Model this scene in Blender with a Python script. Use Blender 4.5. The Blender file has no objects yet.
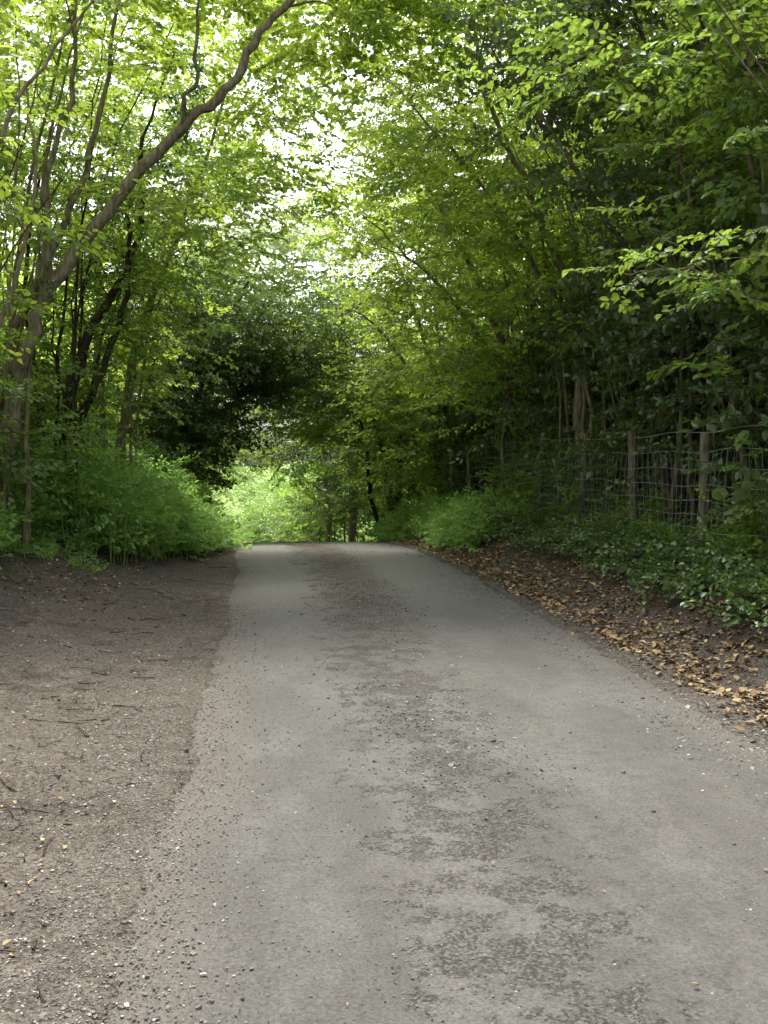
import bpy, math, time
import numpy as np
rng=np.random.default_rng(11)
scene=bpy.context.scene
T0=time.time()
# ---------------------------------------------------------------- helpers
def lat(ix,iy,s):
    h=np.sin(ix*127.1+iy*311.7+s*74.7)*43758.5453
    return h-np.floor(h)
def vnoise(x,y,s=0):
    ix=np.floor(x);iy=np.floor(y);fx=x-ix;fy=y-iy
    fx=fx*fx*(3-2*fx);fy=fy*fy*(3-2*fy)
    a=lat(ix,iy,s);b=lat(ix+1,iy,s);c=lat(ix,iy+1,s);d=lat(ix+1,iy+1,s)
    return (a*(1-fx)+b*fx)*(1-fy)+(c*(1-fx)+d*fx)*fy
def fbm(x,y,s=0,o=4):
    r=0;a=.5
    for i in range(o):
        r=r+a*(vnoise(x,y,s+i)-.5)*2;x=x*2.03;y=y*2.03;a*=.5
    return r
def sm(a,b,x):
    t=np.clip((x-a)/(b-a),0,1);return t*t*(3-2*t)
def road_z(y):
    u=np.maximum(y-17.5,0);u1=np.minimum(u,12)
    z=-.005*u1**2-.12*np.clip(u-12,0,32)
    return z
def road_x(y):
    u=np.clip(y-12,0,13)
    return 1.07-.003*u**2-.03*np.clip(y-25,0,60)-.004*np.clip(y-36,0,26)**2
HW=1.66
def ground_z(x,y):
    x=np.asarray(x,float);y=np.asarray(y,float)
    xc=road_x(y);d=x-xc
    z=road_z(y)
    r=sm(2.05,3.15,d)*.52+sm(3.1,6,d)*.25
    l=sm(-1.9,-5.2,d)*.62*(.35+.65*sm(5,16,y))+sm(-5,-8,d)*.2
    far=1-sm(60,120,np.abs(x))
    z=z+(r+l)*far
    e=np.abs(d)-HW
    out=sm(-.12,.25,e)
    z=z-.035*(1-sm(-.25,-.02,e))
    z=z+out*(fbm(x*1.3,y*1.3,3)*.06+fbm(x*6,y*6,9,3)*.028)+sm(-.2,.0,e)*fbm(x*9,y*9,5,2)*.012
    return z
class B:
    """all-quad mesh accumulator"""
    def __init__(s): s.V=[];s.Q=[];s.M=[];s.T=[];s.n=0
    def add(s,V,Q,m,t=.5):
        V=np.asarray(V,float).reshape(-1,3);Q=np.asarray(Q,int).reshape(-1,4)
        s.V.append(V);s.Q.append(Q+s.n);s.M.append(np.full(len(Q),m,int))
        s.T.append(np.broadcast_to(np.asarray(t,float),(len(V),)).copy());s.n+=len(V)
    def obj(s,name,mats,smooth=True,parent=None):
        V=np.concatenate(s.V);Q=np.concatenate(s.Q);M=np.concatenate(s.M);T=np.concatenate(s.T)
        me=bpy.data.meshes.new(name)
        me.vertices.add(len(V));me.vertices.foreach_set('co',V.astype(np.float32).ravel())
        me.loops.add(len(Q)*4);me.loops.foreach_set('vertex_index',Q.astype(np.int32).ravel())
        me.polygons.add(len(Q));me.polygons.foreach_set('loop_start',(np.arange(len(Q))*4).astype(np.int32))
        me.polygons.foreach_set('material_index',M.astype(np.int32))
        me.polygons.foreach_set('use_smooth',np.full(len(Q),smooth,bool))
        me.update(calc_edges=True)
        a=me.attributes.new('tint','FLOAT','POINT');a.data.foreach_set('value',T.astype(np.float32))
        for m in mats: me.materials.append(m)
        o=bpy.data.objects.new(name,me);scene.collection.objects.link(o)
        if parent: o.parent=parent
        return o
def tube(b,P,R,m=0,sides=5,t=.5):
    P=np.asarray(P,float);k=len(P);R=np.broadcast_to(np.asarray(R,float),(k,))
    D=np.gradient(P,axis=0);D/=np.linalg.norm(D,axis=1)[:,None]+1e-9
    ref=np.array([0,0,1.]) if abs(D[:,2]).mean()<.8 else np.array([1.,0,0])
    A=np.cross(D,ref);A/=np.linalg.norm(A,axis=1)[:,None]+1e-9
    C=np.cross(D,A)
    an=np.arange(sides)*2*math.pi/sides
    V=P[:,None]+R[:,None,None]*(A[:,None]*np.cos(an)[None,:,None]+C[:,None]*np.sin(an)[None,:,None])
    i=np.arange(k-1)[:,None]*sides;j=np.arange(sides)[None];j2=(j+1)%sides
    Q=np.stack([i+j,i+j2,i+sides+j2,i+sides+j],-1)
    b.add(V,Q,m,t)
def smooth(P,n=5):
    P=np.asarray(P,float)
    if len(P)<3: return np.linspace(P[0],P[-1],n+1)
    E=np.vstack([2*P[0]-P[1],P,2*P[-1]-P[-2]]);o=[]
    for i in range(len(P)-1):
        a,b_,c,d=E[i:i+4]
        for t in np.arange(n)/n:
            o.append(.5*((2*b_)+(-a+c)*t+(2*a-5*b_+4*c-d)*t*t+(-a+3*b_-3*c+d)*t**3))
    o.append(P[-1]);return np.array(o)
# leaf spray templates ------------------------------------------------
def leafv(L,W):
    return np.array([[0,0,0],[.3*L,-.5*W,.1*W],[.68*L,-.4*W,.07*W],[L,0,-.1*L],[.68*L,.4*W,.07*W],[.3*L,.5*W,.1*W]])
LQ=np.array([[0,1,2,3],[0,3,4,5]])
def rot(yaw,pitch,roll):
    cy,sy,cp,sp,cr,sr=np.cos(yaw),np.sin(yaw),np.cos(pitch),np.sin(pitch),np.cos(roll),np.sin(roll)
    z=np.zeros_like(cy);o=np.ones_like(cy)
    Rz=np.stack([np.stack([cy,-sy,z],-1),np.stack([sy,cy,z],-1),np.stack([z,z,o],-1)],-2)
    Ry=np.stack([np.stack([cp,z,-sp],-1),np.stack([z,o,z],-1),np.stack([sp,z,cp],-1)],-2)
    Rx=np.stack([np.stack([o,z,z],-1),np.stack([z,cr,-sr],-1),np.stack([z,sr,cr],-1)],-2)
    return Rz@Ry@Rx
def template(L=.08,W=.05,step=.055,main=.6,subs=3,tilt=.3):
    b=B();lv=[];lt=[]
    tw=[(np.zeros(3),0.,main)]
    for i in range(subs):
        s=(i+1)/(subs+1.2)*main;sg=1 if i%2 else -1
        tw.append((np.array([s,0,0]),sg*rng.uniform(.5,.9),main*rng.uniform(.35,.55)))
    for p,a,l in tw:
        n=max(2,int(l/step));bend=rng.uniform(-.4,.4)
        pts=[p];ang=a;q=p.copy()
        for i in range(n):
            ang+=bend/n
            q=q+step*np.array([math.cos(ang),math.sin(ang),rng.normal(0,.08)-.03*i/n]);pts.append(q)
            sg=1 if i%2 else -1
            for sgn in ((sg,) if i<n-1 else (1,-1)):
                la=ang+sgn*rng.uniform(.6,1.2) if i<n-1 else ang+sgn*.35
                R=rot(np.array(la),np.array(rng.normal(-.15,tilt)),np.array(rng.normal(0,tilt*1.3)))
                s=rng.uniform(.65,1.15)
                v=(leafv(L*s,W*s)@R.T)+q;lv.append(v);lt.append(np.full(6,rng.uniform()))
        tube(b,np.array([pts[0],pts[-1]]),.0025,0,3)
    LV=np.concatenate(lv);n=len(lv)
    b.add(LV,(LQ[None]+np.arange(n)[:,None,None]*6).reshape(-1,4),1,np.concatenate(lt))
    V=np.concatenate(b.V);Q=np.concatenate(b.Q);M=np.concatenate(b.M);T=np.concatenate(b.T)
    return V,Q,M,T
def tset(n=5,**k): return [template(**k) for _ in range(n)]
T_haz=tset(L=.095,W=.065,step=.06);T_beech=tset(L=.075,W=.046,step=.048,subs=4)
T_holly=tset(L=.065,W=.04,step=.042,main=.4,subs=3,tilt=.8)
T_big=tset(L=.16,W=.12,step=.13,main=.9,subs=3,tilt=.5)
T_weed=tset(L=.09,W=.045,step=.06,main=.42,subs=3,tilt=.45)
T_ivy=tset(L=.06,W=.055,step=.05,main=.35,subs=2,tilt=.4)
def sprays(b,TS,P,yaw,pitch,roll,sc,tint,wm=0,lm=1):
    P=np.asarray(P);n=len(P);which=rng.integers(0,len(TS),n)
    for k,(V,Q,M,T) in enumerate(TS):
        ix=np.where(which==k)[0]
        if not len(ix): continue
        R=rot(yaw[ix],pitch[ix],roll[ix])
        X=np.einsum('nij,vj->nvi',R,V)*sc[ix][:,None,None]+P[ix][:,None]
        nv=len(V)
        QQ=(Q[None]+np.arange(len(ix))[:,None,None]*nv)
        TT=np.clip(.6*tint[ix][:,None]+.4*T[None],0,1)
        for mm,dst in ((0,wm),(1,lm)):
            sel=M==mm
            if mm==0:
                base=b.n;b.V.append(X.reshape(-1,3));b.T.append(TT.ravel());b.n+=X.shape[0]*nv
            q=QQ[:,sel].reshape(-1,4)+base
            b.Q.append(q);b.M.append(np.full(len(q),dst,int))
def clump_sprays(b,TS,C,npc,sig,sc,lm=1,flat=.55,droop=-.15,tv=.5):
    C=np.asarray(C);n=len(C)
    off=rng.normal(size=(n,npc,3))*sig*np.array([1,1,flat])
    P=(C[:,None]+off).reshape(-1,3);o=off.reshape(-1,3)
    yaw=np.arctan2(o[:,1],o[:,0])+rng.normal(0,.7,len(P))
    pitch=rng.normal(droop,.28,len(P));roll=rng.normal(0,.35,len(P))
    ct=np.repeat(rng.uniform(0,1,n),npc)
    tint=np.clip(.6*ct+.4*rng.uniform(size=len(P))+tv-.5,0,1)
    sprays(b,TS,P,yaw,pitch,roll,sc*rng.uniform(.65,1.3,len(P)),tint,0,lm)
    return P
def ell(c,r,n,hollow=.5):
    d=rng.normal(size=(n,3));d/=np.linalg.norm(d,axis=1)[:,None]
    u=rng.uniform(hollow**3,1,n)**(1/3)
    return np.array(c)+d*u[:,None]*np.array(r)
def clearlane(C,h=3.7,w=2.0):
    d=np.abs(C[:,0]-road_x(C[:,1]));g=road_z(C[:,1])
    hh=h*np.sqrt(np.clip(1-(d/(w+.6))**2,0,1))
    return C[~((d<w+.6)&(C[:,2]-g<hh+.3))]
# ---------------------------------------------------------------- materials
def mat(name):
    m=bpy.data.materials.new(name);m.use_nodes=True;nt=m.node_tree;nt.nodes.clear()
    return m,nt,nt.nodes,nt.links
def ramp(N,stops):
    r=N.new('ShaderNodeValToRGB');e=r.color_ramp.elements
    while len(e)<len(stops): e.new(.5)
    for el,(p,c) in zip(e,stops): el.position=p;el.color=(*c,1) if len(c)==3 else c
    return r
def leafmat(name,dark,light,tr,rough=.45,gl=.05,tf=.45):
    m,nt,N,L=mat(name)
    at=N.new('ShaderNodeAttribute');at.attribute_name='tint'
    r=ramp(N,[(0,dark),(1,light)]);L.new(at.outputs['Fac'],r.inputs[0])
    p=N.new('ShaderNodeBsdfDiffuse');L.new(r.outputs[0],p.inputs['Color'])
    t=N.new('ShaderNodeBsdfTranslucent')
    r2=ramp(N,[(0,tuple(c*.5 for c in tr)),(1,tr)]);L.new(at.outputs['Fac'],r2.inputs[0]);L.new(r2.outputs[0],t.inputs[0])
    mx=N.new('ShaderNodeMixShader');mx.inputs[0].default_value=tf
    L.new(p.outputs[0],mx.inputs[1]);L.new(t.outputs[0],mx.inputs[2])
    g=N.new('ShaderNodeBsdfGlossy');g.inputs['Roughness'].default_value=rough;g.inputs['Color'].default_value=(.9,1,.9,1)
    mg=N.new('ShaderNodeMixShader');mg.inputs[0].default_value=gl
    L.new(mx.outputs[0],mg.inputs[1]);L.new(g.outputs[0],mg.inputs[2])
    o=N.new('ShaderNodeOutputMaterial');L.new(mg.outputs[0],o.inputs[0]);return m
M_leaf=leafmat('leaf_bright',(.06,.135,.02),(.19,.31,.04),(.62,.82,.11),tf=.53,gl=.035)
M_mid=leafmat('leaf_mid',(.045,.10,.02),(.145,.235,.038),(.45,.67,.09),tf=.47,gl=.04)
M_holly=leafmat('leaf_dark',(.022,.045,.016),(.08,.125,.035),(.18,.30,.05),rough=.35,gl=.055,tf=.33)
M_weed=leafmat('leaf_weed',(.14,.28,.06),(.31,.48,.12),(.50,.78,.17),tf=.42,gl=.035)
M_far=leafmat('leaf_sunlit_pale',(.12,.20,.05),(.46,.58,.24),(.75,.93,.38),tf=.5,gl=.05)  # sunlight painted into the leaf colour: paler copy for the far trees
M_ivy=leafmat('leaf_ivy',(.04,.09,.025),(.14,.215,.06),(.2,.36,.07),rough=.35,gl=.06,tf=.3)
def bark(name,a,b_,sc=6):
    m,nt,N,L=mat(name)
    tc=N.new('ShaderNodeTexCoord');mp=N.new('ShaderNodeMapping');mp.inputs['Scale'].default_value=(1,1,.25)
    L.new(tc.outputs['Object'],mp.inputs[0])
    n=N.new('ShaderNodeTexNoise');n.inputs['Scale'].default_value=sc*4;n.inputs['Detail'].default_value=4;L.new(mp.outputs[0],n.inputs[0])
    r=ramp(N,[(.3,a),(.7,b_)]);L.new(n.outputs[0],r.inputs[0])
    p=N.new('ShaderNodeBsdfDiffuse');L.new(r.outputs[0],p.inputs['Color'])
    bu=N.new('ShaderNodeBump');bu.inputs['Strength'].default_value=.7;bu.inputs['Distance'].default_value=.02
    L.new(n.outputs[0],bu.inputs['Height']);L.new(bu.outputs[0],p.inputs['Normal'])
    o=N.new('ShaderNodeOutputMaterial');L.new(p.outputs[0],o.inputs[0]);return m
M_bark=bark('bark',(.10,.085,.055),(.31,.265,.175))
M_barkd=bark('bark_dark',(.025,.022,.015),(.10,.08,.055))
M_stem=bark('stem_bark',(.06,.052,.033),(.22,.185,.115))
M_post=bark('weathered_wood',(.07,.065,.042),(.21,.19,.13),8)
def simple(name,stops,rough=.9,metal=0):
    m,nt,N,L=mat(name);at=N.new('ShaderNodeAttribute');at.attribute_name='tint'
    r=ramp(N,stops);L.new(at.outputs['Fac'],r.inputs[0])
    p=N.new('ShaderNodeBsdfPrincipled');p.inputs['Roughness'].default_value=rough;p.inputs['Metallic'].default_value=metal
    L.new(r.outputs[0],p.inputs['Base Color']);o=N.new('ShaderNodeOutputMaterial');L.new(p.outputs[0],o.inputs[0]);return m
M_dead=simple('dead_leaf',[(0,(.07,.04,.02)),(.5,(.21,.125,.055)),(.85,(.34,.235,.11)),(1,(.46,.38,.2))],.7)
M_stone=simple('stone',[(0,(.035,.031,.027)),(.5,(.095,.086,.074)),(.9,(.15,.142,.128)),(1,(.35,.33,.31))])
M_wire=simple('galvanised_wire',[(0,(.22,.23,.22)),(1,(.3,.3,.3))],.6,.2)

def mathn(N,L,op,a,b_=None,c=None,clamp=False):
    n=N.new('ShaderNodeMath');n.operation=op;n.use_clamp=clamp
    for i,v in enumerate((a,b_,c)):
        if v is None: continue
        if isinstance(v,(int,float)): n.inputs[i].default_value=v
        else: L.new(v,n.inputs[i])
    return n.outputs[0]
def noise(N,L,vec,sc,det=4,rough=.55):
    n=N.new('ShaderNodeTexNoise');n.inputs['Scale'].default_value=sc;n.inputs['Detail'].default_value=det
    n.inputs['Roughness'].default_value=rough;L.new(vec,n.inputs['Vector']);return n.outputs['Fac']
def mixc(N,L,f,a,b_):
    n=N.new('ShaderNodeMix');n.data_type='RGBA'
    if isinstance(f,(int,float)): n.inputs[0].default_value=f
    else: L.new(f,n.inputs[0])
    for s,v in ((6,a),(7,b_)):
        if isinstance(v,tuple): n.inputs[s].default_value=(*v,1)
        else: L.new(v,n.inputs[s])
    return n.outputs[2]
def mr(N,L,v,a,b_,c=0.,d=1.):
    n=N.new('ShaderNodeMapRange');n.interpolation_type='SMOOTHSTEP';L.new(v,n.inputs[0])
    for i,x in enumerate((a,b_,c,d)): n.inputs[i+1].default_value=x
    return n.outputs[0]
def groundmat():
    m,nt,N,L=mat('dirt')
    tc=N.new('ShaderNodeTexCoord');v=tc.outputs['Object']
    at=N.new('ShaderNodeAttribute');at.attribute_name='tint'
    big=noise(N,L,v,.9,4);mid=noise(N,L,v,5,6,.65);fine=noise(N,L,v,45,5,.7)
    r1=ramp(N,[(.3,(.052,.045,.038)),(.5,(.10,.087,.074)),(.7,(.165,.146,.125))]);L.new(mid,r1.inputs[0])
    c=mixc(N,L,mr(N,L,big,.35,.65),r1.outputs[0],(.126,.112,.097))
    r2=ramp(N,[(.35,(.3,.28,.26)),(.5,(1,1,1)),(.68,(1.6,1.57,1.52))]);L.new(fine,r2.inputs[0])
    mu=N.new('ShaderNodeMix');mu.data_type='RGBA';mu.blend_type='MULTIPLY';mu.inputs[0].default_value=.85
    L.new(c,mu.inputs[6]);L.new(r2.outputs[0],mu.inputs[7]);c=mu.outputs[2]
    vo=N.new('ShaderNodeTexVoronoi');vo.inputs['Scale'].default_value=70;L.new(v,vo.inputs['Vector'])
    peb=mathn(N,L,'MULTIPLY',mr(N,L,vo.outputs['Distance'],.36,.25),mr(N,L,mid,.42,.58))
    bw=N.new('ShaderNodeRGBToBW');L.new(vo.outputs['Color'],bw.inputs[0])
    rp=ramp(N,[(.2,(.05,.045,.04)),(.6,(.12,.11,.098)),(.8,(.22,.205,.185))]);L.new(bw.outputs[0],rp.inputs[0])
    c=mixc(N,L,mathn(N,L,'MULTIPLY',peb,.8),c,rp.outputs[0])
    r3=ramp(N,[(.3,(.032,.026,.018)),(.6,(.066,.052,.037)),(.75,(.06,.08,.025))]);L.new(mid,r3.inputs[0])
    sx=N.new('ShaderNodeSeparateXYZ');L.new(v,sx.inputs[0])
    c3=mixc(N,L,mr(N,L,sx.outputs[1],24,30),r3.outputs[0],(.07,.13,.025))
    c=mixc(N,L,mathn(N,L,'ADD',at.outputs['Fac'],mathn(N,L,'MULTIPLY',mathn(N,L,'SUBTRACT',big,.5),.6),clamp=True),c,c3)
    p=N.new('ShaderNodeBsdfDiffuse');L.new(c,p.inputs['Color'])
    h=mathn(N,L,'ADD',mathn(N,L,'MULTIPLY',fine,.8),mathn(N,L,'MULTIPLY',peb,.3))
    h=mathn(N,L,'ADD',h,mathn(N,L,'MULTIPLY',mid,1.8))
    bu=N.new('ShaderNodeBump');bu.inputs['Strength'].default_value=1;bu.inputs['Distance'].default_value=.025
    L.new(h,bu.inputs['Height']);L.new(bu.outputs[0],p.inputs['Normal'])
    o=N.new('ShaderNodeOutputMaterial');L.new(p.outputs[0],o.inputs[0]);return m
def roadmat():
    m,nt,N,L=mat('asphalt')
    tc=N.new('ShaderNodeTexCoord');v=tc.outputs['Object'];sx=N.new('ShaderNodeSeparateXYZ');L.new(v,sx.inputs[0])
    at=N.new('ShaderNodeAttribute');at.attribute_name='tint'
    mp=N.new('ShaderNodeMapping');mp.inputs['Scale'].default_value=(1,.35,1);L.new(v,mp.inputs[0]);vs=mp.outputs[0]
    big=noise(N,L,v,.7,4);streak=noise(N,L,vs,2.2,6,.6);mid=noise(N,L,v,8,6,.75);fine=noise(N,L,v,70,5,.8);vf=noise(N,L,v,230,2,.7)
    c=mixc(N,L,mr(N,L,streak,.38,.62),(.066,.065,.06),(.098,.096,.089))
    c=mixc(N,L,mathn(N,L,'MULTIPLY',mr(N,L,big,.4,.65),.6),c,(.083,.079,.07))
    c=mixc(N,L,mathn(N,L,'MULTIPLY',mr(N,L,mid,.42,.68),.55),c,(.052,.05,.044))
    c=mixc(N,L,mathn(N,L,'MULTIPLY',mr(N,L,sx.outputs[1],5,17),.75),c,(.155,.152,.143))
    u=at.outputs['Fac']
    cen=mr(N,L,mathn(N,L,'ABSOLUTE',mathn(N,L,'SUBTRACT',u,.42)),.22,.03)
    w=noise(N,L,v,2.6,5,.6)
    pb=mathn(N,L,'ADD',mathn(N,L,'MULTIPLY',mid,.6),mathn(N,L,'ADD',mathn(N,L,'MULTIPLY',w,.55),mathn(N,L,'MULTIPLY',cen,.12)))
    patch=mr(N,L,mathn(N,L,'ADD',pb,mathn(N,L,'MULTIPLY',mathn(N,L,'SUBTRACT',fine,.5),.3)),.66,.74)
    patch=mathn(N,L,'MULTIPLY',patch,mr(N,L,cen,.0,.5,.3,1))
    vo=N.new('ShaderNodeTexVoronoi');vo.inputs['Scale'].default_value=95;L.new(v,vo.inputs['Vector'])
    bw=N.new('ShaderNodeRGBToBW');L.new(vo.outputs['Color'],bw.inputs[0])
    ag=ramp(N,[(.15,(.016,.015,.013)),(.5,(.038,.036,.032)),(.85,(.105,.098,.087))]);L.new(bw.outputs[0],ag.inputs[0])
    c=mixc(N,L,mathn(N,L,'MULTIPLY',patch,.8),c,ag.outputs[0])
    fy=mr(N,L,sx.outputs[1],6.5,13)
    cb=mr(N,L,mathn(N,L,'ABSOLUTE',mathn(N,L,'SUBTRACT',u,.47)),.19,.05)
    g=mathn(N,L,'MULTIPLY',mathn(N,L,'MULTIPLY',cb,fy),mr(N,L,mathn(N,L,'ADD',fine,mathn(N,L,'MULTIPLY',w,.5)),.58,.74))
    c=mixc(N,L,mathn(N,L,'MULTIPLY',g,.85),c,(.083,.07,.056))
    brk=mathn(N,L,'ADD',mathn(N,L,'MULTIPLY',mathn(N,L,'SUBTRACT',mid,.5),.22),mathn(N,L,'MULTIPLY',mathn(N,L,'SUBTRACT',fine,.5),.34))
    ed=mathn(N,L,'ABSOLUTE',mathn(N,L,'SUBTRACT',u,.52))
    e=mr(N,L,mathn(N,L,'ADD',ed,brk),.37,.52)
    c=mixc(N,L,mathn(N,L,'MULTIPLY',e,.92),c,(.10,.088,.075))
    r2=ramp(N,[(.28,(.35,.35,.34)),(.47,(.95,.95,.95)),(.72,(1.65,1.65,1.62))]);L.new(fine,r2.inputs[0])
    mu=N.new('ShaderNodeMix');mu.data_type='RGBA';mu.blend_type='MULTIPLY';mu.inputs[0].default_value=.95
    L.new(c,mu.inputs[6]);L.new(r2.outputs[0],mu.inputs[7]);c=mu.outputs[2]
    dk=mathn(N,L,'MULTIPLY',mr(N,L,vf,.60,.70),.6);c=mixc(N,L,dk,c,(.024,.024,.021))
    p=N.new('ShaderNodeBsdfPrincipled');p.inputs['Roughness'].default_value=.85;L.new(c,p.inputs['Base Color'])
    p.inputs['Specular IOR Level'].default_value=.25
    h=mathn(N,L,'ADD',mathn(N,L,'MULTIPLY',fine,.6),mathn(N,L,'MULTIPLY',patch,mathn(N,L,'SUBTRACT',mathn(N,L,'MULTIPLY',bw.outputs[0],.8),.7)))
    bu=N.new('ShaderNodeBump');bu.inputs['Strength'].default_value=.9;bu.inputs['Distance'].default_value=.014
    L.new(h,bu.inputs['Height']);L.new(bu.outputs[0],p.inputs['Normal'])
    o=N.new('ShaderNodeOutputMaterial');L.new(p.outputs[0],o.inputs[0]);return m
M_ground=groundmat();M_road=roadmat()
# ---------------------------------------------------------------- ground & road
def grid(xs,ys,zf):
    X,Y=np.meshgrid(xs,ys);Z=zf(X,Y);V=np.stack([X,Y,Z],-1).reshape(-1,3)
    nx=len(xs);i=np.arange(len(ys)-1)[:,None]*nx;j=np.arange(nx-1)[None]
    return V,np.stack([i+j,i+j+1,i+j+nx+1,i+j+nx],-1),X,Y
xs=np.concatenate([[-600,-250,-100,-50,-30,-20,-15,-12],np.arange(-10,-5,.4),np.arange(-5,7,.05),np.arange(7,12,.5),[14,18,25,40,70,150,300,600]])
ys=np.concatenate([[-300,-100,-40,-15,-6],np.arange(-3,2,.5),np.arange(2,14,.06),np.arange(14,28,.12),np.arange(28,70,1.),[75,85,100,140,220,350,600,900]])
V,Q,X,Y=grid(xs,ys,ground_z)
d=X-road_x(Y)
tint=np.clip(sm(2.1,2.9,d)*.85+sm(-4.0,-5.6,d)*(.9)+sm(-1.7,-2.4,d)*sm(18,21,Y)*.8+sm(55,60,Y)*1.4,0,1.4).ravel()
b=B();b.add(V,Q,0,tint);b.obj('ground',[M_ground])
us=np.linspace(-1,1,61);ys2=np.concatenate([np.arange(-20,2,1.),np.arange(2,28,.08),np.arange(28,62,1.)])
U,Y=np.meshgrid(us,ys2)
ragL=HW-.04+fbm(Y*1.1,Y*0+3.3,21,4)*.16+fbm(Y*7,Y*0+1.3,23,3)*.09;ragR=HW+.05+fbm(Y*1.1,Y*0+8.3,25,4)*.12+fbm(Y*7,Y*0+2.3,27,3)*.08
X=road_x(Y)+np.where(U<0,U*ragL,U*ragR)
Z=road_z(Y)+.028*(1-U**2)-.006+fbm(X*1.0,Y*.6,31,3)*.006-.03*sm(.97,1,np.abs(U))
V=np.stack([X,Y,Z],-1).reshape(-1,3);nx=61;i=np.arange(len(ys2)-1)[:,None]*nx;j=np.arange(nx-1)[None]
b=B();b.add(V,np.stack([i+j,i+j+1,i+j+nx+1,i+j+nx],-1),0,(U*.5+.5).ravel());b.obj('road',[M_road])
def surf(x,y):
    d=np.abs(x-road_x(y));rz=road_z(y)+.028*(1-np.clip(d/HW,0,1)**2)-.006
    return np.where(d<HW-.05,rz,np.maximum(ground_z(x,y),np.where(d<HW,rz,-99)))
# ---------------------------------------------------------------- gravel, litter, twigs
def stones(b,x,y,s,t0=.2):
    n=len(x);c=np.array([[i,j,k] for k in(-1,1) for j in(-1,1) for i in(-1,1)],float)*.5
    q=np.array([[0,2,3,1],[4,5,7,6],[0,1,5,4],[1,3,7,5],[3,2,6,7],[2,0,4,6]])
    R=rot(rng.uniform(0,6.3,n),rng.normal(0,.3,n),rng.normal(0,.3,n))
    loc=c[None]*(1+rng.uniform(-.35,.35,(n,8,3)))*np.stack([s,s*rng.uniform(.6,1,n),s*rng.uniform(.3,.5,n)],-1)[:,None]
    X=np.einsum('nij,nvj->nvi',R,loc)+np.stack([x,y,surf(x,y)+s*.06],-1)[:,None]
    b.add(X.reshape(-1,3),(q[None]+np.arange(n)[:,None,None]*8).reshape(-1,4),0,np.repeat(rng.uniform(t0,1,n),8))
def ydist(n,a,c):
    u=rng.uniform(size=n);return a*(c/a)**u
b=B()
n=30000;y=ydist(n,2.6,22);x=road_x(y)-HW+np.abs(rng.normal(0,1,n))*-.35+rng.normal(0,.2,n)+.12;stones(b,x,y,rng.gamma(2.2,.0016,n)+.002,.4)
n=22000;y=ydist(n,2.6,20);x=road_x(y)-HW-rng.uniform(0,3,n);stones(b,x,y,rng.gamma(2,.0022,n)+.0025,.3)
n=18000;y=ydist(n,4.5,24);x=road_x(y)+HW+rng.normal(0,.27,n);stones(b,x,y,rng.gamma(2.2,.0028,n)+.0025,.4)
n=26000;y=5+19*rng.uniform(size=n)**.75;x=road_x(y)-.1+rng.normal(0,.29,n);k=(vnoise(x*3,y*1.2,77)+rng.uniform(-.4,.4,n)>.42-.12*sm(8,16,y));stones(b,x[k],y[k],rng.gamma(2.2,.0024,k.sum())+.0025,.35)
n=14000;y=ydist(n,2.6,20);x=road_x(y)+rng.uniform(-1.6,1.6,n);stones(b,x,y,rng.gamma(2,.0011,n)+.0015)
b.obj('gravel',[M_stone],smooth=False)
def litter(b,x,y,s,lift=.006):
    n=len(x);R=rot(rng.uniform(0,6.3,n),rng.normal(0,.3,n),rng.normal(0,.35,n))
    lf=leafv(1,.6);lf[:,2]+=np.array([.0,.12,.1,.15,.1,.12])
    X=np.einsum('nij,vj->nvi',R,lf)*s[:,None,None]+np.stack([x,y,surf(x,y)+lift+s*.1],-1)[:,None]
    b.add(X.reshape(-1,3),(LQ[None]+np.arange(n)[:,None,None]*6).reshape(-1,4),0,np.repeat(rng.uniform(0,1,n),6))
b=B()
n=14000;y=rng.uniform(6,24,n);x=road_x(y)+1.85+np.abs(rng.normal(0,.6,n))+rng.normal(0,.08,n);k=vnoise(x*1.5,y*1.5,5)+rng.uniform(-.3,.3,n)>.2
litter(b,x[k],y[k],rng.uniform(.02,.075,k.sum()))
n=1500;y=ydist(n,2.8,20);x=road_x(y)-HW-rng.gamma(2,.9,n);litter(b,x,y,rng.uniform(.01,.035,n))
n=70;y=ydist(n,2.8,20);x=road_x(y)+rng.uniform(-1.6,1.6,n);litter(b,x,y,rng.uniform(.01,.03,n))
n=2500;y=rng.uniform(11,21,n);x=road_x(y)-rng.uniform(2.8,6,n);litter(b,x,y,rng.uniform(.02,.06,n))
b.obj('fallen_leaves',[M_dead])
b=B()
for i in range(300):
    y0=float(ydist(1,2.8,17)[0]);x0=float(road_x(y0)-HW-.05-rng.gamma(2,.7));l=rng.uniform(.04,.3)*(1.5 if rng.uniform()<.12 else .7);a=rng.uniform(0,3.14)
    t=np.linspace(-.5,.5,5);px=x0+t*l*math.cos(a)+rng.normal(0,.006,5);py=y0+t*l*math.sin(a)+rng.normal(0,.006,5)
    tube(b,np.stack([px,py,surf(px,py)+.009],-1),np.linspace(.0045,.002,5)*rng.uniform(.6,1.3),0,4)
b.obj('fallen_twigs',[M_barkd])
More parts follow.
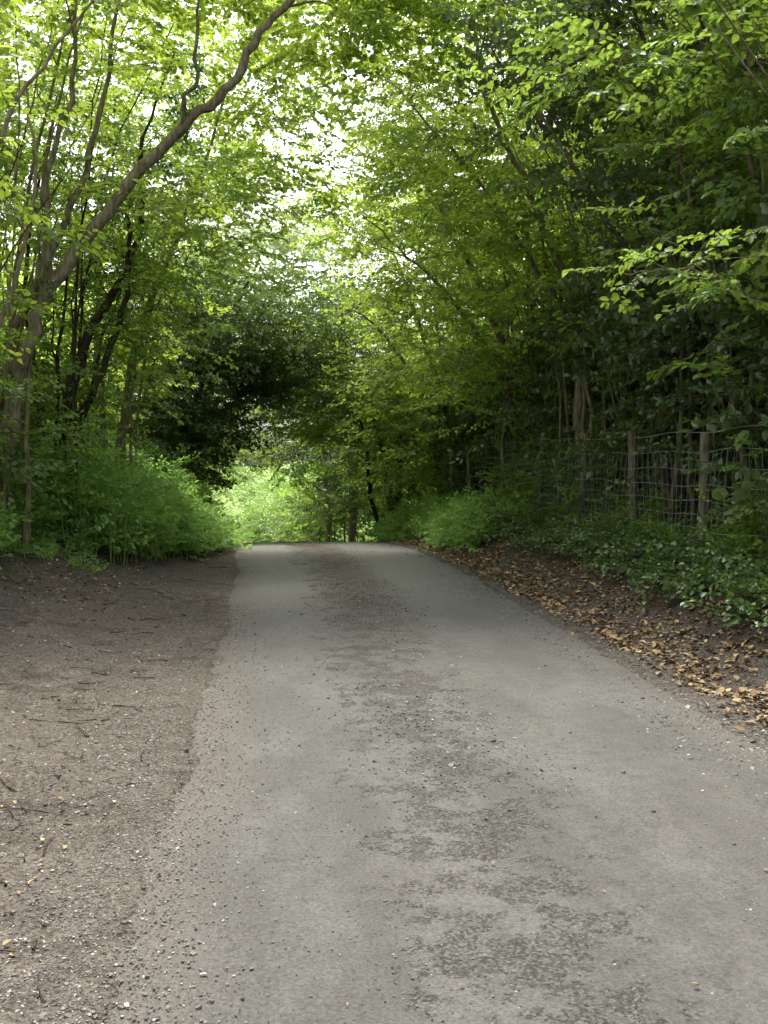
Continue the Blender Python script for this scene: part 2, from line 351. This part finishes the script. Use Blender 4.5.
# ---------------------------------------------------------------- fence
fe=bpy.data.objects.new('wire_fence',None);scene.collection.objects.link(fe)
def fx(y): return road_x(y)+3.36
py_=[6.4,8.75,11.0,13.2,15.5,17.8,20.2,22.7,25.3];b=B();tops=[]
for y in py_:
    x=float(fx(y));g=float(ground_z(x,y));lx,ly=rng.normal(0,.035,2);h=1.46+rng.normal(0,.05)
    zz=np.array([-.2,0,.5,1.,h-.015,h,h+.001]);r=np.array([.055,.055,.053,.05,.049,.042,.001])*rng.uniform(.85,1.1)
    tube(b,np.stack([x+lx*zz,y+ly*zz,g+zz],-1),r,0,10);tops.append((x,y,g))
b.obj('posts',[M_post],parent=fe)
b=B();hs=[.12,.24,.37,.51,.66,.82,1.0,1.18,1.38]
def fpt(y,h):
    x=np.interp(y,py_,[t[0] for t in tops])-.055;g=np.interp(y,py_,[t[2] for t in tops])
    return np.stack([x+.035*np.sin(y*2.1+h*3)+.02*np.sin(y*5.3),y,g+h+.014*np.sin(y*3.3+h*5)],-1)
for h in hs: yy=np.linspace(py_[0],py_[-1],160);tube(b,fpt(yy,np.full(160,h)),.003,0,3)
for y in np.arange(py_[0],20.2,.16):
    h=np.linspace(hs[0],hs[-2],8);tube(b,fpt(np.full(8,y)+np.sin(h*4+y)*.012,h),.0028,0,3)
b.obj('wire_netting',[M_wire],parent=fe)
# ---------------------------------------------------------------- trees
def tree(name,base,stems,crowns,TS,leaf,npc=10,sig=.36,sc=1.,wood=None,lane=3.7,tv=.5,nst=0,stem_dir=0,ivy=0):
    """stems: polylines with radii; crowns: (centre, radii, clumps); nst: extra slender shoots"""
    b=B();nodes=[]
    n0=len(stems)
    for k in range(nst):
        bx,by=base[0]+rng.normal(0,.35),base[1]+rng.normal(0,.6);g=float(ground_z(bx,by));H=rng.uniform(4,8.5);ln=stem_dir*rng.uniform(.1,.5)+rng.normal(0,.08);ly=rng.normal(0,.12)
        stems=stems+[([[bx,by,g-.1],[bx+ln*H*.12,by+ly*H*.3,g+H*.35],[bx+ln*H*.4+rng.normal(0,.1),by+ly*H*.6,g+H*.7],[bx+ln*H,by+ly*H,g+H]],rng.uniform(.018,.04),.007)]
    iv=[]
    for si,(P,r0,r1) in enumerate(stems):
        P=np.array(P,float);S=smooth(P,6)
        S[1:-1]+=rng.normal(0,.022,(len(S)-2,3));k=len(S)
        tube(b,S,np.linspace(r0,r1,k)*(1+rng.normal(0,.04,k)),0,8)
        nodes.append(np.hstack([S,np.linspace(r0,r1,k)[:,None]]))
        if ivy and si<n0: iv.append(S[:int(k*.6)])
    if iv:
        S=np.vstack(iv);P=S[rng.integers(0,len(S),ivy)]+rng.normal(0,.07,(ivy,3))*np.array([1,1,2.5])
        sprays(b,T_ivy,P,rng.uniform(0,6.3,ivy),rng.normal(-.3,.5,ivy),rng.normal(0,.6,ivy),rng.uniform(.5,.9,ivy),rng.uniform(0,.7,ivy),0,2)
    nodes=np.vstack(nodes);allC=[]
    for c,r,n in crowns:
        C=clearlane(ell(c,r,n),lane);allC.append(C)
    C=np.vstack(allC);dd=np.linalg.norm(C[:,None]-nodes[None,:,:3],axis=2).min(1);C=C[np.argsort(dd)]
    for p in C:
        v=p-nodes[:,:3];dist=np.linalg.norm(v,axis=1)
        cost=dist+np.clip(nodes[:,2]-p[2]+.2,0,None)*1.5
        i=int(np.argmin(cost));q=nodes[i,:3];D=dist[i];r=min(nodes[i,3]*.6,.008+.009*D)
        mid=(q+p)/2+np.array([0,0,.12*D])+rng.normal(0,.07*D+.01,3)
        S=smooth([q,mid,p],4);k=len(S)
        tube(b,S,np.linspace(r,.005,k),0,5)
        nodes=np.vstack([nodes,np.hstack([S[2:],np.linspace(r,.005,k)[2:,None]])])
    P=clump_sprays(b,TS,C,npc,sig,sc,tv=tv)
    for k in range(0,len(P),3):
        c=C[k//npc];tube(b,[c,(c+P[k])/2+rng.normal(0,.03,3),P[k]],[.005,.004,.003],0,3)
    return b.obj(name,[wood or M_bark,leaf,M_ivy])
def gz(x,y): return float(ground_z(x,y))
# left bank
x,y=-3.45,14.2;g=gz(x,y)
tree('sycamore_tree',(x,y),[
 ([[x,y,g-.2],[-3.35,14.1,1.6],[-3.05,14,2.9],[-2.75,14,3.7],[-2.05,14,4.65],[-1.15,14,5.7],[-.5,13.9,6.25],[-.17,13.9,6.85],[.5,13.8,7.5]],.12,.038),
 ([[x-.1,y+.1,g-.2],[-3.55,14.4,1.7],[-3.3,14.5,3.2],[-2.6,14.4,4.6],[-2.2,14.4,6],[-1.9,14.5,7.6]],.085,.02),
 ([[-2.75,14,3.7],[-2.7,13.7,5],[-2.3,13.5,6.3],[-2.4,13.3,7.8]],.05,.015),
 ([[-1.15,14,5.7],[-.9,13.6,6.4],[-.9,13.2,7.4]],.035,.012)],
 [((-3.0,15.2,6.4),(1.9,1.2,2.2),44),((-3.2,13.2,7.2),(1.2,1.2,.9),14),((.4,14.8,8.1),(1.9,1.6,.8),36)],T_haz,M_leaf,nst=12,stem_dir=.45,ivy=110)
x,y=-3.1,16.6;g=gz(x,y)
tree('hawthorn_tree',(x,y),[
 ([[x,y,g-.2],[-3.0,16.6,1.6],[-2.95,16.5,2.6],[-2.6,16.5,3.6],[-2.0,16.5,4.8],[-1.9,16.5,6.3]],.13,.03),
 ([[-2.98,16.6,2.0],[-2.5,16.4,2.9],[-2.1,16.3,4.2],[-2.0,16.2,5.6],[-1.4,16.2,7.4]],.06,.015),
 ([[x-.15,y,g],[-3.5,16.8,2.4],[-3.7,17,4.5],[-3.2,17,7]],.07,.015)],
 [((-2.9,17.4,6),(2,1.6,2.6),64),((-3.3,17,3.2),(1.2,1.2,.9),10)],T_beech,M_mid,wood=M_barkd,nst=8,stem_dir=.4,ivy=160)
x,y=-4.0,11.6;g=gz(x,y)
tree('hazel_tree',(x,y),[
 ([[x,y,g-.2],[-3.7,11.6,2],[-3.2,11.6,3.8],[-2.5,11.7,5.4],[-1.6,11.8,6.6]],.05,.012),
 ([[x,y,g-.2],[-4.1,11.4,2],[-3.9,11.3,3.8],[-3.4,11.2,5.8]],.05,.012),
 ([[x,y,g-.2],[-3.5,11.9,1.7],[-2.9,12,3],[-2.5,12.1,4.4],[-2.6,12.1,5.6]],.04,.012)],
 [((-3.9,11.5,4.4),(1.1,1.6,2.3),32)],T_haz,M_leaf)
x,y=-2.9,20.5;g=gz(x,y)
tree('sycamore_tree',(x,y),[
 ([[x,y,g-.2],[-2.8,20.5,2],[-2.4,20.4,4],[-1.6,20.3,6],[-.9,20.2,8]],.11,.02),
 ([[x,y,g-.2],[-3.1,20.5,2.2],[-3.2,20.6,4.5],[-2.9,20.7,7]],.08,.02)],
 [((-2.1,20.5,7.4),(2.3,2.2,2.8),60),((-2.9,20.3,4.2),(1.2,1.5,1.2),20),((0,20,9.2),(1.3,1.8,1.3),26),((-.4,21.5,7.4),(1.1,1.4,1.4),18)],T_haz,M_leaf,nst=4,stem_dir=.3)
x,y=-2.7,26.5;g=gz(x,y)
tree('holly_tree',(x,y),[
 ([[x,y,g-.2],[-2.5,26.5,1.5],[-1.9,26.4,3],[-1.2,26.3,4.6],[-.6,26.3,5.8]],.13,.03),
 ([[x,y,g-.2],[-2.7,26.5,2],[-2.8,26.5,4.5],[-2.6,26.5,6.2]],.1,.03),
 ([[-2.4,26.5,1.7],[-1.4,26.3,2.6],[-.5,26.2,3.3],[.1,26,3.6]],.06,.015)],
 [((-2.2,26.2,3.7),(2.2,1.7,2.7),85),((-.4,26,4.3),(1.6,1.6,1.25),54),((-3,25,2),(1.4,1.5,1.6),30)],T_holly,M_holly,npc=18,sig=.34,sc=1.35,wood=M_barkd,lane=3.0,tv=.7)
x,y=-3.4,32;g=gz(x,y)
tree('sycamore_tree',(x,y),[([[x,y,g-.2],[-3.2,32,2],[-2.4,32,4.5],[-1,32,7]],.14,.03),([[x,y,g],[-3.4,32,3],[-3.6,32,8]],.1,.02)],
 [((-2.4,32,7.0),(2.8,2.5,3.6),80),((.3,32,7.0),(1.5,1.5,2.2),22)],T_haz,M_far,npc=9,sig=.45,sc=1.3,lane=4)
# right bank
x,y=5.3,10.6;g=gz(x,y)
tree('elm_tree',(x,y),[
 ([[x,y,g-.2],[5.0,10.6,2.2],[4.9,10.6,3.6],[4.5,10.5,5],[3.9,10.4,6.2]],.06,.015),
 ([[x,y,g-.2],[5.2,10.8,2.4],[5.3,10.9,4.4],[5.0,11,6.4]],.05,.012),
 ([[x-.2,y+.4,g-.2],[4.75,11,2.0],[4.55,11,3.2],[4.2,11.1,4.6],[4.1,11.1,5.6]],.045,.01)],
 [((4.6,10.8,5.6),(1.5,1.7,1.0),34),((5.2,10.6,3.7),(.9,1.3,1.1),16)],T_haz,M_mid,npc=10,sig=.32,tv=.25,nst=5,stem_dir=-.15,wood=M_stem,ivy=80)
x,y=4.9,9.4;g=gz(x,y)
tree('wych_elm_sapling',(x,y),[
 ([[x,y,g-.2],[4.8,9.4,2.0],[4.75,9.4,3.3],[4.9,9.4,4.6]],.03,.01),
 ([[4.8,9.4,2.4],[4.3,9.3,2.9],[3.8,9.2,3.15],[3.3,9.1,3.2],[2.9,9.0,3.15]],.014,.005)],
 [((3.6,9.1,3.2),(.6,.35,.12),6),((4.6,9.4,3.6),(.4,.4,.5),3)],T_haz,M_mid,npc=6,sig=.24,sc=.75,tv=.6)
x,y=5.1,13.6;g=gz(x,y)
tree('ivy_clad_tree',(x,y),[
 ([[x,y,g-.2],[4.9,13.6,2],[5.0,13.5,4],[4.7,13.4,6.2],[4.0,13.3,8]],.09,.02),
 ([[x,y,g-.2],[5.3,13.8,2.5],[5.6,13.9,5],[5.5,14,8]],.07,.015),
 ([[4.95,13.6,2.6],[4.4,13.4,4],[3.5,13.3,5.4],[2.6,13.3,6.6]],.05,.012)],
 [((4.6,13.4,6.6),(1.9,1.8,1.9),62),((5.4,13.8,3.8),(1,1.3,1.6),26)],T_holly,M_holly,npc=15,sig=.34,sc=1.4,wood=M_stem,tv=.65,nst=8,stem_dir=-.1,ivy=200)
x,y=4.9,16.8;g=gz(x,y)
tree('sycamore_tree',(x,y),[
 ([[x,y,g-.2],[4.75,16.8,2.2],[4.6,16.7,3.9],[4.0,16.6,5.4],[3.3,16.5,6.8],[2.9,16.4,8.3]],.1,.02),
 ([[4.65,16.8,3.5],[4.0,16.7,4.6],[3.2,16.5,5.6],[2.0,16.4,6.9]],.05,.012),
 ([[x+.1,y,g-.2],[5.2,16.9,3],[5.1,17,6],[4.8,17,9]],.07,.015)],
 [((3.6,16.8,7.2),(2.5,1.8,2.3),70),((4.4,16.6,4.4),(1.1,1.5,1.1),20),((1.7,16.5,8.7),(1.6,1.5,.7),28)],T_haz,M_leaf,nst=7,stem_dir=-.3)
x,y=4.7,20.6;g=gz(x,y)
tree('beech_tree',(x,y),[
 ([[x,y,g-.2],[4.5,20.6,2.4],[4.1,20.5,4.3],[3.0,20.4,6.4],[2.4,20.3,7.6]],.11,.02),
 ([[4.45,20.6,2.8],[3.6,20.4,4.2],[2.6,20.2,5.2],[1.6,20,6]],.05,.012),
 ([[x,y,g-.2],[4.9,20.7,3],[4.8,20.8,6],[4.3,20.8,9]],.08,.015)],
 [((3.5,20.5,6.8),(2.4,2.1,2.7),80),((3.9,20.2,3.8),(1.2,1.6,1.2),26),((2.2,20.4,9.4),(1.2,1.8,1.2),16)],T_beech,M_leaf,npc=12,nst=7,stem_dir=-.3)
x,y=4.3,25;g=gz(x,y)
tree('hazel_tree',(x,y),[
 ([[x,y,g-.2],[4.0,25,2.4],[3.4,24.9,4.3],[2.6,24.8,6.5]],.1,.02),
 ([[x-.3,y,g-.2],[3.6,25,1.8],[3.1,25,3.5],[2.3,24.8,4.6],[1.6,24.6,5]],.07,.015),
 ([[x,y,g-.2],[4.3,25.2,3],[4.2,25,7]],.08,.015)],
 [((3.3,25,5.4),(2.3,2.2,3.2),90),((3.3,24.6,2.4),(1.0,1.4,1.5),36)],T_haz,M_leaf,npc=11,sig=.4,sc=1.1,nst=4,stem_dir=-.2,tv=.4)
x,y=3.3,30;g=gz(x,y)
tree('hawthorn_tree',(x,y),[
 ([[x,y,g-.2],[3.0,30,1.6],[2.6,30,3.2],[1.8,30,5.0]],.13,.02),([[x,y,g-.2],[3.4,30,2.4],[3.2,30,6]],.1,.02),([[x-.4,y,g-.2],[2.6,30,.9],[2.4,30,2.4],[1.9,30,3.6]],.07,.02)],
 [((2.5,30,3.6),(2.1,2.0,3.6),105),((1.5,30.5,3.6),(1.0,1.2,1.2),18)],T_beech,M_mid,npc=10,sig=.42,sc=1.35,wood=M_barkd,lane=2.9,tv=.4)
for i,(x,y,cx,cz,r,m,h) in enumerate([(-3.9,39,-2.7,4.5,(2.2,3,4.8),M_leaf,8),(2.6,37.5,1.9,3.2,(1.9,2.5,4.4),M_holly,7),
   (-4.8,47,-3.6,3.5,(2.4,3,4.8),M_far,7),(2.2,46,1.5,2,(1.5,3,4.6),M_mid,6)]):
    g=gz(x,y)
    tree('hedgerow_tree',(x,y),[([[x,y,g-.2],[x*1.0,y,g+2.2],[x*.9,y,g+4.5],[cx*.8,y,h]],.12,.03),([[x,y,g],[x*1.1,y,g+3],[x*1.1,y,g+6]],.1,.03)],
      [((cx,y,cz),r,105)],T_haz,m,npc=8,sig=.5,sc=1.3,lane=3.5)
def mass(name,crowns,leaf,TS=T_big,npc=8,sig=.6,sc=1.2,stems=True,lane=3.6):
    b=B()
    for c,r,n in crowns:
        C=ell(c,r,n,.7)
        if lane: C=clearlane(C,lane)
        if len(C)==0: continue
        clump_sprays(b,TS,C,npc,sig,sc,tv=.5+rng.uniform(-.35,.25))
        g=gz(c[0],c[1])
        for k in range(3 if stems else 0):
            a,e=rng.normal(0,r[0]*.3,2)
            tube(b,smooth([[c[0]+a,c[1]+e,g-.2],[c[0]+a*1.4,c[1]+e,(g+c[2])/2+.5],[c[0]+a*2,c[1]+e*1.6,c[2]+r[2]*.5]],4),np.linspace(.14,.04,9),0,6)
    return b.obj(name,[M_barkd,leaf])
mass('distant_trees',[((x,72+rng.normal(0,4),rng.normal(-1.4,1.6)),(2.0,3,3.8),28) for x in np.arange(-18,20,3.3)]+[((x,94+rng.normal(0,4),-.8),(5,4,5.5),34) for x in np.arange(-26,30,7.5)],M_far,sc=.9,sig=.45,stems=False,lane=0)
mass('distant_bushes',[((-4.6,50,-2.4),(1.2,1.5,2.6),34),((1.4,51,-2.6),(.9,1,2.9),40),((3.3,50,-1.5),(1.2,1.5,3),30),((-.9,63,-3.2),(1.1,1.2,2.6),36),((-6.5,57,-2),(1.8,1.5,3),30)],M_mid,TS=T_haz,npc=12,sc=1.2,sig=.4,stems=False,lane=0)
mass('background_trees',[((-8.5+rng.normal(0,.5),y,4.2+rng.normal(0,.5)),(2.4,2.8,4.0),64) for y in (10,15,20,25,30)]+[((-7.5,y,3.5),(2.4,3.2,5),56) for y in (37,45,53)],M_leaf,TS=T_big)
mass('background_trees',[((8.8+rng.normal(0,.5),y,5.6+rng.normal(0,.5)),(2.4,2.8,6),105) for y in (9,14,19,24,29,34)]+[((8.4,y,1.6),(1.6,3,1.6),45) for y in (9,14,19,24,29)]+[((7,y,3),(2.4,3.2,5),60) for y in (40,48,56)],M_mid)
def thicket(name,x0,x1,y0,y1,h,n,TS,leaf,off,seed,npc=9,sc=1.1,nst=60,tv=.4,wood=None,hs=1.7,zb=.25):
    b=B();y=rng.uniform(y0,y1,n);x=road_x(y)+off+rng.uniform(x0,x1,n);z=ground_z(x,y)+rng.uniform(zb,1,n)**.8*h*(.8+.4*vnoise(y*.6,y*0,seed))
    clump_sprays(b,TS,np.stack([x,y,z],-1),npc,.36,sc,tv=tv)
    for i in range(nst):
        yy=rng.uniform(y0,y1);xx=float(road_x(yy))+off+rng.uniform(x0,x1)*.7-.1;g=gz(xx,yy);H=h*rng.uniform(.8,hs);lx=rng.normal(-.05*np.sign(off),.2)*H;ly=rng.normal(0,.16)*H
        P=smooth([[xx,yy,g-.1],[xx+lx*.2+rng.normal(0,.08),yy+ly*.3,g+H*.35],[xx+lx*.4+rng.normal(0,.14),yy+ly*.6,g+H*.7],[xx+lx,yy+ly,g+H]],4)
        r=rng.uniform(.006,.022);tube(b,P,np.linspace(r,r*.35,len(P)),0,5)
    return b.obj(name,[wood or M_barkd,leaf])
thicket('thicket',0.2,1.9,7.5,30,3.8,430,T_holly,M_holly,3.75,3,npc=11,sc=1.6,nst=240,tv=.75,wood=M_stem,hs=2.0,zb=.1)
thicket('hedge',0.2,2.2,30,56,3.6,240,T_big,M_mid,2.5,4,npc=6,sc=.8,nst=20)
thicket('thicket',-2.2,0,10,30,2.8,230,T_beech,M_mid,-4.5,6,nst=70)
thicket('hedge',-2.2,-.2,30,56,3.4,230,T_big,M_mid,-2.6,8,npc=6,sc=.8,nst=20)
# undergrowth
def weeds(name,n,xf,y0,y1,hf,TS,leaf,sc=1.,nsp=8):
    b=B();P=[];Yw=[];Pi=[];S=[];T=[]
    for i in range(n):
        y=rng.uniform(y0,y1);x=xf(y);g=gz(x,y);h=hf(x,y)*rng.uniform(.6,1.15);lx,ly=rng.normal(0,.12,2)*h
        tube(b,[[x,y,g-.02],[x+lx*.3,y+ly*.3,g+h*.5],[x+lx,y+ly,g+h]],[.007,.005,.003],1,3,.6)
        t0=rng.uniform()
        for k in range(nsp):
            f=rng.uniform(.1,1);P.append([x+lx*f,y+ly*f,g+h*f]);Yw.append(rng.uniform(0,6.3));Pi.append(rng.normal(.2,.35));S.append(sc*rng.uniform(.6,1.2)*(1.15-.5*f));T.append(t0*.6+rng.uniform()*.4)
    P=np.array(P);sprays(b,TS,P,np.array(Yw),np.array(Pi),rng.normal(0,.3,len(P)),np.array(S),np.array(T),1,1)
    return b.obj(name,[M_barkd,leaf])
def hleft(x,y): 
    d=x-float(road_x(y)); return .35+1.1*float(sm(-1.7,-3.0,d))*(.6+.8*float(vnoise(np.array(x*1.1),np.array(y*1.1),91)))
weeds('cow_parsley_undergrowth',640,lambda y:float(road_x(y))-1.8-rng.uniform(0,1)*3.2*1.0 - max(0,(19.5-y))*.27,14.8,24.5,hleft,T_weed,M_weed)
weeds('nettle_undergrowth',340,lambda y:float(road_x(y))-4.3-rng.uniform(0,1.7),9,16.5,lambda x,y:.75,T_weed,M_weed)
weeds('verge_seedlings',110,lambda y:float(road_x(y))-3.3-abs(rng.normal(0,1.1)),13.5,18.5,lambda x,y:.16,T_weed,M_weed,sc=.45,nsp=5)
weeds('roadside_weeds',260,lambda y:float(road_x(y))+2.15+abs(rng.normal(0,.7)),18,29,lambda x,y:.5,T_weed,M_weed,sc=.9,nsp=6)
weeds('fence_bramble',250,lambda y:float(road_x(y))+3.55+rng.normal(0,.2),7.5,22,lambda x,y:.25+1.9*float(vnoise(np.array(y*.9),np.array(0.),61))**1.6,T_ivy,M_mid,sc=.9,nsp=9)
b=B();n=2700;y=rng.uniform(6.5,22,n);x=road_x(y)+2.6+rng.gamma(2.2,.28,n);k=(vnoise(x*1.7,y*1.1,40)+rng.uniform(-.2,.2,n)>.25)
x,y=x[k],y[k];n=len(x)
sprays(b,T_ivy,np.stack([x,y,ground_z(x,y)+rng.uniform(.02,.16,n)],-1),rng.uniform(0,6.3,n),rng.normal(.1,.35,n),rng.normal(0,.35,n),rng.uniform(.55,1.1,n),rng.uniform(0,1,n))
b.obj('ivy_ground_cover',[M_barkd,M_ivy])
# ---------------------------------------------------------------- light
w=bpy.data.worlds.new('World');scene.world=w;w.use_nodes=True;N=w.node_tree.nodes;L=w.node_tree.links
bg=N['Background'];sk=N.new('ShaderNodeTexSky');sk.sky_type='NISHITA';sk.sun_disc=False
EL,AZ=math.radians(62),math.radians(-8)
sk.sun_elevation=EL;sk.sun_rotation=AZ;sk.dust_density=6;sk.air_density=1.0;sk.ozone_density=.6
hs_=N.new('ShaderNodeHueSaturation');hs_.inputs['Saturation'].default_value=.3;hs_.inputs['Value'].default_value=3.1
L.new(sk.outputs[0],hs_.inputs['Color']);L.new(hs_.outputs[0],bg.inputs[0]);bg.inputs[1].default_value=.15
s=bpy.data.lights.new('sun','SUN');s.energy=5;s.angle=math.radians(10);s.color=(1,.95,.8)
so=bpy.data.objects.new('sun',s);scene.collection.objects.link(so)
dv=np.array([math.sin(AZ)*math.cos(EL),math.cos(AZ)*math.cos(EL),math.sin(EL)])
from mathutils import Vector
so.rotation_euler=Vector(-dv).to_track_quat('-Z','Y').to_euler();so.location=(0,0,30)
# ---------------------------------------------------------------- camera
cam=bpy.data.cameras.new('camera');co=bpy.data.objects.new('camera',cam);scene.collection.objects.link(co)
cam.sensor_fit='VERTICAL';cam.sensor_height=24;cam.lens=12/math.tan(math.radians(25));cam.clip_end=2000;cam.clip_start=.05
co.location=(0,0,1.6);co.rotation_euler=(math.radians(90-2.71),0,math.radians(-5.67))
scene.camera=co
scene.view_settings.view_transform='Standard';scene.view_settings.look='None';scene.view_settings.exposure=0
print('faces',sum(len(o.data.polygons) for o in scene.objects if o.type=='MESH'),'time',time.time()-T0)
